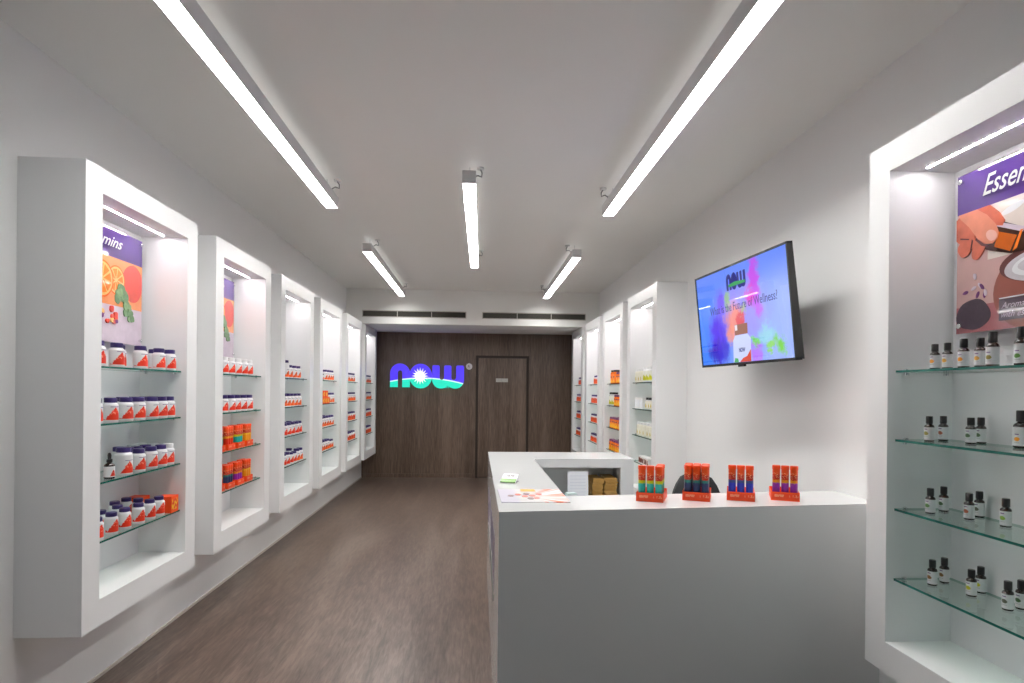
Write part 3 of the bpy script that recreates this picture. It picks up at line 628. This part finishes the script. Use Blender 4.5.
tray(tpos(1.547, 2.773), tr, 'violet', [(0, 0), (1, 0), (2, 0)], 'rightmost on the counter', 'trays on the counter')
# trays on the two lower shelves of the second left unit, fronts to the aisle
gs = [(i, j) for j in range(2) for i in range(3)]
for si, cols in ((2, ('teal', 'red', 'teal', 'yellow')), (3, ('red', 'navy', 'violet', 'yellow'))):
    for k, col in enumerate(cols):
        y = LY[1] - 0.30 + k * 0.175
        tray((XL + 0.152, y, ZB0 + SH[si] + 0.0003), PI / 2, col, gs, '%s on %s, second left unit' % (ORD[k], SHN[si]), 'trays in the second left unit')

# ------------------------------------------------------------------ reception counter
top = [(0.10, 2.548), (XR - 0.002, 2.727), (XR - 0.002, 3.092), (0.44, 2.935), (0.44, 4.53), (1.21, 4.53), (1.21, 5.03), (0.10, 5.03)]
cn = thing('reception_counter', 'white U-shaped reception counter standing against the right wall', 'counter', (0, 0, 0))
xy = lambda a, b, d_: (a, b, d_)
MB().prism(top, ZCT - 0.066, ZCT, xy).build('countertop', 'counter_white', cn)
zt = ZCT - 0.066
MB().prism([(0.10, 2.548), (XR - 0.002, 2.727), (XR - 0.002, 2.767), (0.14, 2.592)], 0, zt, xy).build('front_panel', 'counter_white', cn)
MB().prism([(0.10, 2.548), (0.14, 2.592), (0.14, 4.99), (0.10, 5.03)], 0, zt, xy).build('side_panel', 'counter_white', cn)
MB().prism([(0.14, 4.99), (1.11, 4.99), (1.11, 5.03), (0.10, 5.03)], 0, zt, xy).build('back_panel', 'counter_white', cn)
MB().box(0.44, 1.11, 4.80, 4.99, 0.70, zt).build('niche_back', 'counter_white', cn)
MB().box(1.11, 1.21, 4.53, 5.03, 0, zt).build('end_panel', 'counter_white', cn)
MB().box(0.40, 0.44, 3.0, 4.53, 0, zt).build('inner_panel', 'counter_white', cn)
MB().box(0.44, 1.11, 4.30, 4.99, 0.665, 0.70).build('inner_shelf', 'counter_white', cn)

# the wordmark: outlines in a common pixel frame (x right, y down)
def logo_outlines():
    n = [(110, 350)] + [(215 - 105 * math.cos(a), 200 - 105 * math.sin(a)) for a in [PI * k / 16 for k in range(17)]] + [(320, 350), (240, 350)]
    n += [(215 + 25 * math.cos(a), 190 - 22 * math.sin(a)) for a in [PI * k / 8 for k in range(9)]] + [(190, 350)]
    o = ell(437, 228, 122, 133, 36)
    w_ = [(562, 122), (572, 110), (630, 110), (640, 122)] + [(665 - 25 * math.cos(a), 240 + 26 * math.sin(a)) for a in [PI * k / 8 for k in range(9)]]
    w_ += [(690, 122), (700, 110), (757, 110), (767, 122)] + [(793.5 - 26.5 * math.cos(a), 240 + 26 * math.sin(a)) for a in [PI * k / 8 for k in range(9)]]
    w_ += [(820, 122), (830, 110), (895, 110), (905, 122)] + [(810 + 95 * math.cos(a), 265 + 95 * math.sin(a)) for a in [R(k) for k in range(0, 146, 9)]]
    w_ += [(656.5 + 95 * math.cos(a), 265 + 95 * math.sin(a)) for a in [R(k) for k in range(36, 181, 9)]]
    sun = []
    for k in range(32):
        r = 90 if k % 2 == 0 else 41
        a = 2 * PI * k / 32; sun.append((432 + r * math.cos(a), 228 + r * math.sin(a)))
    return {'letter_n': n, 'letter_o': o, 'letter_w': w_}, sun
LET, SUN = logo_outlines()
def wordmark(parent, conv, mat, msun, depth):
    for q, (nm, pts) in enumerate(LET.items()): MB().prism([conv(*p) for p in pts], 0, depth * (1 + 0.01 * q), lambda a, b, d_: (a, -d_, b)).build(nm, mat, parent)
    MB().prism([conv(*p) for p in SUN], depth, depth * 1.25, lambda a, b, d_: (a, -d_, b)).build('sun', msun, parent)
def split_mat(name, hi, lo, white, sx, sz, es):
    t = new(name, (0.02, 0.02, 0.02), 0.4); x, y, z = t.xyz()
    # wordmark-local: x=0 at px 507, z=0 at px 228; horizon px y = 250 + .000309 (px-470)^2
    px = t.m('ADD', t.m('DIVIDE', x, sx), 507.0); py = t.m('SUBTRACT', 228.0, t.m('DIVIDE', z, sz))
    dx = t.m('SUBTRACT', px, 470.0); h = t.m('ADD', t.m('MULTIPLY', t.m('MULTIPLY', dx, dx), 0.000309), 250.0)
    d_ = t.m('SUBTRACT', py, h)
    c = t.mix(t.sm(d_, 3, 8), t.mix(t.sm(d_, -9, -4), hi, white), lo)
    if es: t.put(t.b.inputs['Emission Color'], c); t.b.inputs['Emission Strength'].default_value = es
    else: t.put(t.b.inputs['Base Color'], c)
def conv_for(sx, sz): return lambda px, py: ((px - 507) * sx, (228 - py) * sz)
SX, SZ = 0.001633, 0.001645
split_mat('logo_lit', (0.072, 0.032, 0.95), (0.0, 0.76, 0.54), (0.75, 1.0, 1.0), SX, SZ, 1.0)
new('sun_lit', (0.9, 0.9, 0.8), 0.4, emit=(0.95, 0.92, 0.74), es=0.9)
sg = thing('wordmark_sign', 'glowing purple and teal "now" wordmark sign on the dark wall', 'sign', (-1.527 + 397 * SX, YB, 2.022 - 133 * SZ))
wordmark(sg, conv_for(SX, SZ), 'logo_lit', 'sun_lit', 0.045)
new('mark_grey', (0.62, 0.58, 0.58), 0.4, var=0.03); new('mark_dark', (0.16, 0.14, 0.13), 0.5, var=0.05)
MB().prism(ell((960 - 507) * SX, (228 - 118) * SZ, 0.056, 0.056, 28), 0, 0.03, lambda a, b, d_: (a, -d_, b)).build('registered_disc', 'mark_grey', sg)
put('registered_letter', text_mesh('R', 0.07, 'mark_dark'), sg, ((960 - 507) * SX - 0.020, -0.0306, (228 - 118) * SZ - 0.025), (PI / 2, 0, 0))
# the same wordmark as vinyl on the aisle side of the counter
DSX, DSZ = 0.00198, 0.00160
split_mat('logo_vinyl', srgb(112, 104, 128), srgb(118, 130, 126), (0.7, 0.7, 0.72), DSX, DSZ, 0)
vg = put('wordmark_decal', None, cn, (0.10, 3.90, 0.63), (0, 0, -PI / 2))
for q, (nm, pts) in enumerate(LET.items()): MB().prism([conv_for(DSX, DSZ)(*p) for p in pts], 0, 0.0010 + 0.0001 * q, lambda a, b, d_: (a, -d_, b)).build(nm, 'logo_vinyl', vg)
MB().prism([conv_for(DSX, DSZ)(*p) for p in SUN], 0.0012, 0.0018, lambda a, b, d_: (a, -d_, b)).build('sun', 'cap_white', vg)

# ------------------------------------------------------------------ things on and in the counter
t = new('brochure_print', (0.8, 0.8, 0.8), 0.25); x_, y_, z_ = t.xyz()
ang = t.m('ARCTAN2', t.m('ADD', y_, 0.03), t.m('ADD', x_, 0.03)); rad = t.noise(1.0, (0.001, 0.001, 1), 0)
wv = t.node('ShaderNodeTexNoise'); wv.noise_dimensions = '1D'; t.put(wv.inputs['W'], ang); wv.inputs['Scale'].default_value = 4.5; wv.inputs['Detail'].default_value = 2
st = t.m('MULTIPLY', t.sm(wv.outputs['Fac'], 0.42, 0.62), t.sm(x_, -0.02, 0.12))
c_ = t.mix(st, (0.82, 0.80, 0.80), srgb(250, 120, 70)); c_ = t.mix(t.sm(x_, -0.06, -0.09), c_, srgb(226, 222, 236))
t.put(t.b.inputs['Base Color'], c_)
new('print_orange_flat', srgb(250, 172, 30), 0.3, var=0.05); new('print_red_flat', srgb(235, 92, 66), 0.3, var=0.3, vscale=60); new('print_dark_flat', srgb(110, 60, 70), 0.3, var=0.3, vscale=60)
br = thing('brochure', 'orange and white printed brochure lying on the counter corner', 'brochure', (0.278, 2.925, ZCT), (0, 0, R(1)))
MB().box(-0.162, 0.160, -0.170, 0.185, 0.0, 0.004).build('pages', 'brochure_print', br)
MB().box(-0.045, 0.03, 0.115, 0.183, 0.004, 0.0043).build('print_block', 'print_orange_flat', br)
for q, (hx, hy) in enumerate([(-.085, -.005), (-.055, .02), (-.03, -.015), (-.02, .035), (.0, .0), (.012, -.05), (-.012, -.06), (.03, .03)]):
    MB().prism(ell(hx * 1.25, hy * 1.3, 0.017, 0.028, 6), 0.004, 0.0044 + 0.0001 * q, xy).build('print_hexagon', 'print_red_flat' if q % 3 else 'print_dark_flat', br)
t = new('card_print', (0.84, 0.85, 0.85), 0.4)
new('card_green', srgb(112, 160, 70), 0.4, var=0.1)
ch = thing('card_holder', 'small clear holder of green-edged cards on the counter', 'card holder', (0.190, 3.37, ZCT), (0, 0, R(-16)))
MB().box(-0.046, 0.046, -0.045, 0.050, 0.0, 0.003).build('base', 'acrylic', ch)
MB().rbox((0, 0.030, 0.026), (0.092, 0.003, 0.055), rx=R(-50)).build('back_plate', 'acrylic', ch)
cd = MB().rbox((0, 0.0, 0.022), (0.086, 0.095, 0.006), rx=R(22)).build('cards', 'card_print', ch)
MB().rbox((0, -0.030, 0.0136), (0.086, 0.034, 0.0064), rx=R(22)).build('green_band', 'card_green', cd)
lg = put('lettering', text_mesh('NOW', 0.030, 'mark_dark', 0, 0.0015, 0.045), cd, (-0.018, 0.010, 0.0298), (R(22), 0, 0))
ps = thing('paper_sheet', 'white printed sheet propped up inside the counter niche', 'paper', (0.774, 4.47, 0.702), (0, 0, R(3)))
MB().rbox((0, 0.02, 0.127), (0.158, 0.003, 0.258), rx=R(-6)).build('sheet', 'paper', ps)
new('print_grey', (0.66, 0.69, 0.76), 0.5, var=0.1, vscale=60)
for k in range(9): MB().rbox((0.0, 0.0173 + 0.003 * (k - 4) * 0.85 - 0.0, 0.127 + (k - 4) * 0.024), (0.12, 0.0012, 0.004), rx=R(-6)).build('text_line', 'print_grey', ps)
MB().box(-0.05, 0.05, 0.03, 0.09, 0, 0.02).build('stand', 'acrylic', ps)
cs = thing('notepad', 'pale mint note block beside the propped sheet', 'notepad', (0.70, 4.36, 0.7005), (0, 0, R(20)))
new('mint', (0.66, 0.80, 0.78), 0.5, var=0.02); MB().rbox((0, 0, 0.06), (0.07, 0.05, 0.12)).build('pad', 'mint', cs)
MB().rbox((0, -0.026, 0.06), (0.06, 0.0015, 0.10)).build('top_sheet', 'paper', cs)
# folded kraft bags
r = random.Random(3); zb_ = {0: 0.7008, 1: 0.7008}
for k in range(14):
    pile = 0 if k < 5 else 1
    th = r.uniform(0.018, 0.024) if pile else r.uniform(0.036, 0.042)
    bx = (0.938, 1.038)[pile] + r.uniform(-.003, .003); by = 4.665 + r.uniform(-.014, .014)
    wd = (0.086, 0.098)[pile]
    if zb_[pile] + th > 0.905: continue
    bg = thing('paper_bag', 'folded brown kraft bag, %s from the bottom of the %s pile' % (ORD[k if pile == 0 else k - 5], ['left', 'right'][pile]), 'bag', (bx, by, zb_[pile]), (0, 0, r.uniform(-.04, .04)), 'kraft bags in the niche')
    h_ = wd / 2; o_ = [(-h_, 0.001), (h_ * 0.9, 0.0), (h_, th * 0.3), (h_ * 0.96, th * 0.8), (h_ * 0.7, th - 0.0006), (-h_ * 0.92, th - 0.0012), (-h_ * 1.0, th * 0.55)]
    MB().prism(o_, -0.12, 0.10, lambda a, b, d_: (a, d_, b)).build('folded_body', 'kraft', bg)
    MB().box(-h_ * 0.6, h_ * 0.5, -0.123, -0.1205, th * 0.3, th * 0.75).build('folded_flap', 'kraft', bg)
    zb_[pile] += th + 0.0005

# ------------------------------------------------------------------ office chair behind the counter
oc = thing('office_chair', 'black office chair with rounded back behind the counter', 'chair', (1.375, 3.62, 0), (0, 0, R(-8)))
mb = MB(); mb.sm = True
def shell(w_, h_, z0, bow, th, n=12):
    v = []; f = []
    for side in (0, 1):
        for i in range(n + 1):
            for j in range(n + 1):
                u = -1 + 2 * i / n; q = j / n
                half = w_ / 2 * (math.sqrt(max(0.0, 1 - max(0, (q - 0.45) / 0.55) ** 2.2)) * 0.97 + 0.03) * (0.86 + 0.14 * min(1, q * 3))
                x = u * half; y = bow * u * u - 0.06 * q * q + (th if side else 0)
                v.append((x, y, z0 + h_ * q))
    N = n + 1
    for s in (0, 1):
        for i in range(n):
            for j in range(n): a = s * N * N + i * N + j; f.append((a, a + N, a + N + 1, a + 1))
    ring = [(i, 0) for i in range(n)] + [(n, j) for j in range(n)] + [(i, n) for i in range(n, 0, -1)] + [(0, j) for j in range(n, 0, -1)]
    for k in range(len(ring)):
        a = ring[k]; b = ring[(k + 1) % len(ring)]; ia = a[0] * N + a[1]; ib = b[0] * N + b[1]
        f.append((ia, ib, N * N + ib, N * N + ia))
    return v, f
v_, f_ = shell(0.33, 0.56, 0.52, -0.05, 0.045); mb._add([(a, -b, c) for a, b, c in v_], f_).build('backrest', 'black_fabric', oc)
MB().prism(ell(0, 0.22, 0.24, 0.23, 24), 0.44, 0.51, xy).build('seat', 'black_fabric', oc)
MB().rbox((0, -0.03, 0.46), (0.07, 0.10, 0.02)).rbox((0, -0.065, 0.60), (0.06, 0.02, 0.30)).build('back_support', 'black_plastic', oc)
MB().lathe([(0.03, 0.08), (0.03, 0.30), (0.02, 0.30), (0.02, 0.44)], 14, c=(0, 0.2, 0)).build('column', 'steel_dark', oc)
for k in range(5):
    a = k * 2 * PI / 5 + 0.3; ca, sa = math.cos(a), math.sin(a)
    lg_ = MB().tube([(0.02 * ca, 0.2 + 0.02 * sa, 0.11), (0.27 * ca, 0.2 + 0.27 * sa, 0.07)], 0.018, 8).build('leg', 'black_plastic', oc)
    MB().tube([(0.27 * ca - 0.02 * sa, 0.2 + 0.27 * sa + 0.02 * ca, 0.028), (0.27 * ca + 0.02 * sa, 0.2 + 0.27 * sa - 0.02 * ca, 0.028)], 0.028, 12).build('caster', 'black_plastic', lg_)
    MB().tube([(0.27 * ca, 0.2 + 0.27 * sa, 0.03), (0.27 * ca, 0.2 + 0.27 * sa, 0.075)], 0.008, 8).build('caster_stem', 'black_plastic', lg_)

# ------------------------------------------------------------------ wall screen
TVW, TVH = 1.11, 0.63
t = new('screen', (0.01, 0.01, 0.012), 0.03); x_, y_, z_ = t.xyz()
warp = t.m('MULTIPLY', t.m('SUBTRACT', t.noise(12, detail=7, rough=0.7), 0.5), 0.22); warp2 = t.m('MULTIPLY', t.m('SUBTRACT', t.noise(7, detail=7, rough=0.7, dist=1), 0.5), 0.26)
wx = t.m('ADD', x_, warp); wz = t.m('ADD', z_, warp2)
def cloud(cx, cz, rx, rz_):
    a = t.m('POWER', t.m('DIVIDE', t.m('SUBTRACT', wx, cx), rx), 2.0); b = t.m('POWER', t.m('DIVIDE', t.m('SUBTRACT', wz, cz), rz_), 2.0)
    return t.sm(t.m('SQRT', t.m('ADD', a, b)), 1.05, 0.35)
col = t.mix(t.sm(x_, -0.55, 0.45), srgb(56, 128, 250), srgb(158, 182, 252))
col = t.mix(t.sm(z_, 0.0, 0.32), col, srgb(104, 140, 250))
for cx, cz, rx, rz_, cc, k in [(0.0, 0.0, 0.42, 0.26, (160, 140, 250), 0.75), (-0.28, -0.12, 0.16, 0.22, (80, 20, 235), 0.95), (-0.34, -0.22, 0.12, 0.10, (50, 10, 190), 0.8), (-0.22, -0.24, 0.10, 0.10, (40, 20, 210), 0.8),
                             (0.20, 0.17, 0.075, 0.20, (205, 60, 235), 0.9), (0.14, 0.08, 0.07, 0.08, (230, 20, 200), 0.9), (0.23, 0.02, 0.06, 0.08, (200, 90, 245), 0.8), (-0.22, 0.10, 0.07, 0.12, (120, 70, 245), 0.7),
                             (-0.13, 0.10, 0.05, 0.07, (150, 190, 130), 0.9), (-0.06, -0.03, 0.15, 0.12, (240, 140, 120), 0.95), (-0.11, -0.12, 0.07, 0.10, (245, 150, 110), 0.8), (0.02, -0.03, 0.06, 0.06, (225, 50, 70), 0.9), (0.06, 0.02, 0.05, 0.04, (170, 190, 120), 0.8),
                             (0.17, -0.18, 0.05, 0.06, (110, 215, 30), 0.95), (0.41, -0.21, 0.08, 0.07, (120, 215, 30), 0.95), (0.32, -0.23, 0.05, 0.04, (140, 220, 60), 0.9), (0.28, -0.15, 0.13, 0.08, (150, 225, 230), 0.7), (0.16, -0.26, 0.09, 0.08, (190, 110, 250), 0.85)]:
    col = t.mix(t.m('MULTIPLY', cloud(cx, cz, rx, rz_), k), col, srgb(*cc))
t.put(t.b.inputs['Emission Color'], col); t.b.inputs['Emission Strength'].default_value = 0.92
def scr(name, c, e=0.9): new(name, (0.01, 0.01, 0.012), 0.08, emit=srgb(*c), es=e)
scr('scr_navy', (34, 34, 130)); scr('scr_white', (205, 215, 252)); scr('scr_brown', (150, 92, 70)); scr('scr_red', (220, 70, 40)); scr('scr_green', (60, 170, 90)); scr('scr_pale', (235, 225, 235))
tv = thing('wall_screen', 'flat wall-mounted screen showing a bright colour-burst slide', 'television', (1.613, 3.612, 2.057), (0.1019, 0, -PI / 2 + 0.0729))
MB().box(-TVW / 2 + 0.012, TVW / 2 - 0.012, 0.0, 0.004, -TVH / 2 + 0.016, TVH / 2 - 0.012).build('screen', 'screen', tv)
scn = tv.children[0]
MB().box(-TVW / 2, TVW / 2, -0.004, 0.03, TVH / 2 - 0.012, TVH / 2).box(-TVW / 2, TVW / 2, -0.004, 0.03, -TVH / 2, -TVH / 2 + 0.016).box(-TVW / 2, -TVW / 2 + 0.012, -0.004, 0.03, -TVH / 2, TVH / 2).box(TVW / 2 - 0.012, TVW / 2, -0.004, 0.03, -TVH / 2, TVH / 2).build('bezel', 'black_plastic', tv)
MB().prism([(-TVH / 2 + 0.005, 0.004), (TVH / 2 - 0.005, 0.004), (TVH / 2 - 0.005, 0.032), (0.05, 0.038), (-TVH / 2 + 0.005, 0.046)], -TVW / 2 + 0.004, TVW / 2 - 0.004, lambda a, b, d_: (d_, b, a)).build('back_casing', 'black_plastic', tv)
MB().box(-0.05, 0.02, -0.006, 0.01, -TVH / 2 - 0.012, -TVH / 2).build('sensor_tab', 'black_plastic', tv)
br = MB().rbox((0, 0.09, 0), (0.30, 0.03, 0.24)).rbox((0, 0.15, 0), (0.05, 0.14, 0.05)).build('wall_bracket', 'steel_dark', tv)
MB().rbox((-0.02, 0.232, 0.02), (0.28, 0.02, 0.24), rx=-0.1019).build('wall_plate', 'steel_dark', br)
fy = lambda k: -0.0004 * k
def sp(nm, pts, m, k=1): return MB().prism(pts, 0, 0.0004 * k, lambda a, b, d_: (a, -d_, b)).build(nm, m, scn)
cv = lambda px, py: ((px - 507) * 0.000295 - 0.004, (228 - py) * 0.00040 + 0.208)
for nm, pts in LET.items():
    up = [(a, min(b, 262)) for a, b in pts]
    sp('slide_' + nm, [cv(*p) for p in pts], 'scr_navy', 1)
sp('slide_horizon', [cv(200, 262), cv(460, 240), cv(880, 262), cv(880, 300), cv(200, 300)], 'scr_green', 2)
put('slide_text', text_mesh('What is the Future of Wellness?', 0.075, 'scr_navy', 0, 0.0, 0.80), scn, (-0.372, -0.001, 0.030), (PI / 2, 0, 0))
sp('slide_bottle_cap', [(-0.066, -0.128), (0.086, -0.128), (0.090, -0.064), (-0.062, -0.064)], 'scr_brown', 2)
sp('slide_cap_shine', [(-0.060, -0.10), (-0.03, -0.10), (-0.03, -0.066), (-0.060, -0.066)], 'scr_pale', 3)
sp('slide_bottle', [(-0.11, -0.298), (0.102, -0.298), (0.116, -0.16), (0.085, -0.13), (-0.066, -0.13), (-0.094, -0.16)], 'scr_white', 2)
sp('slide_label', [(-0.03, -0.298), (0.102, -0.298), (0.108, -0.225), (0.06, -0.265), (0.01, -0.275)], 'scr_red', 3)
sp('slide_leaf', blob(0.40, 0.3, 0.03, 0.02) and [(-0.10, -0.298), (-0.045, -0.298), (-0.05, -0.275), (-0.085, -0.27)], 'scr_green', 3)
put('slide_bottle_name', text_mesh('NOW', 0.035, 'scr_navy', 0, 0.0015, 0.075), scn, (-0.03, -0.0016, -0.235), (PI / 2, 0, 0))
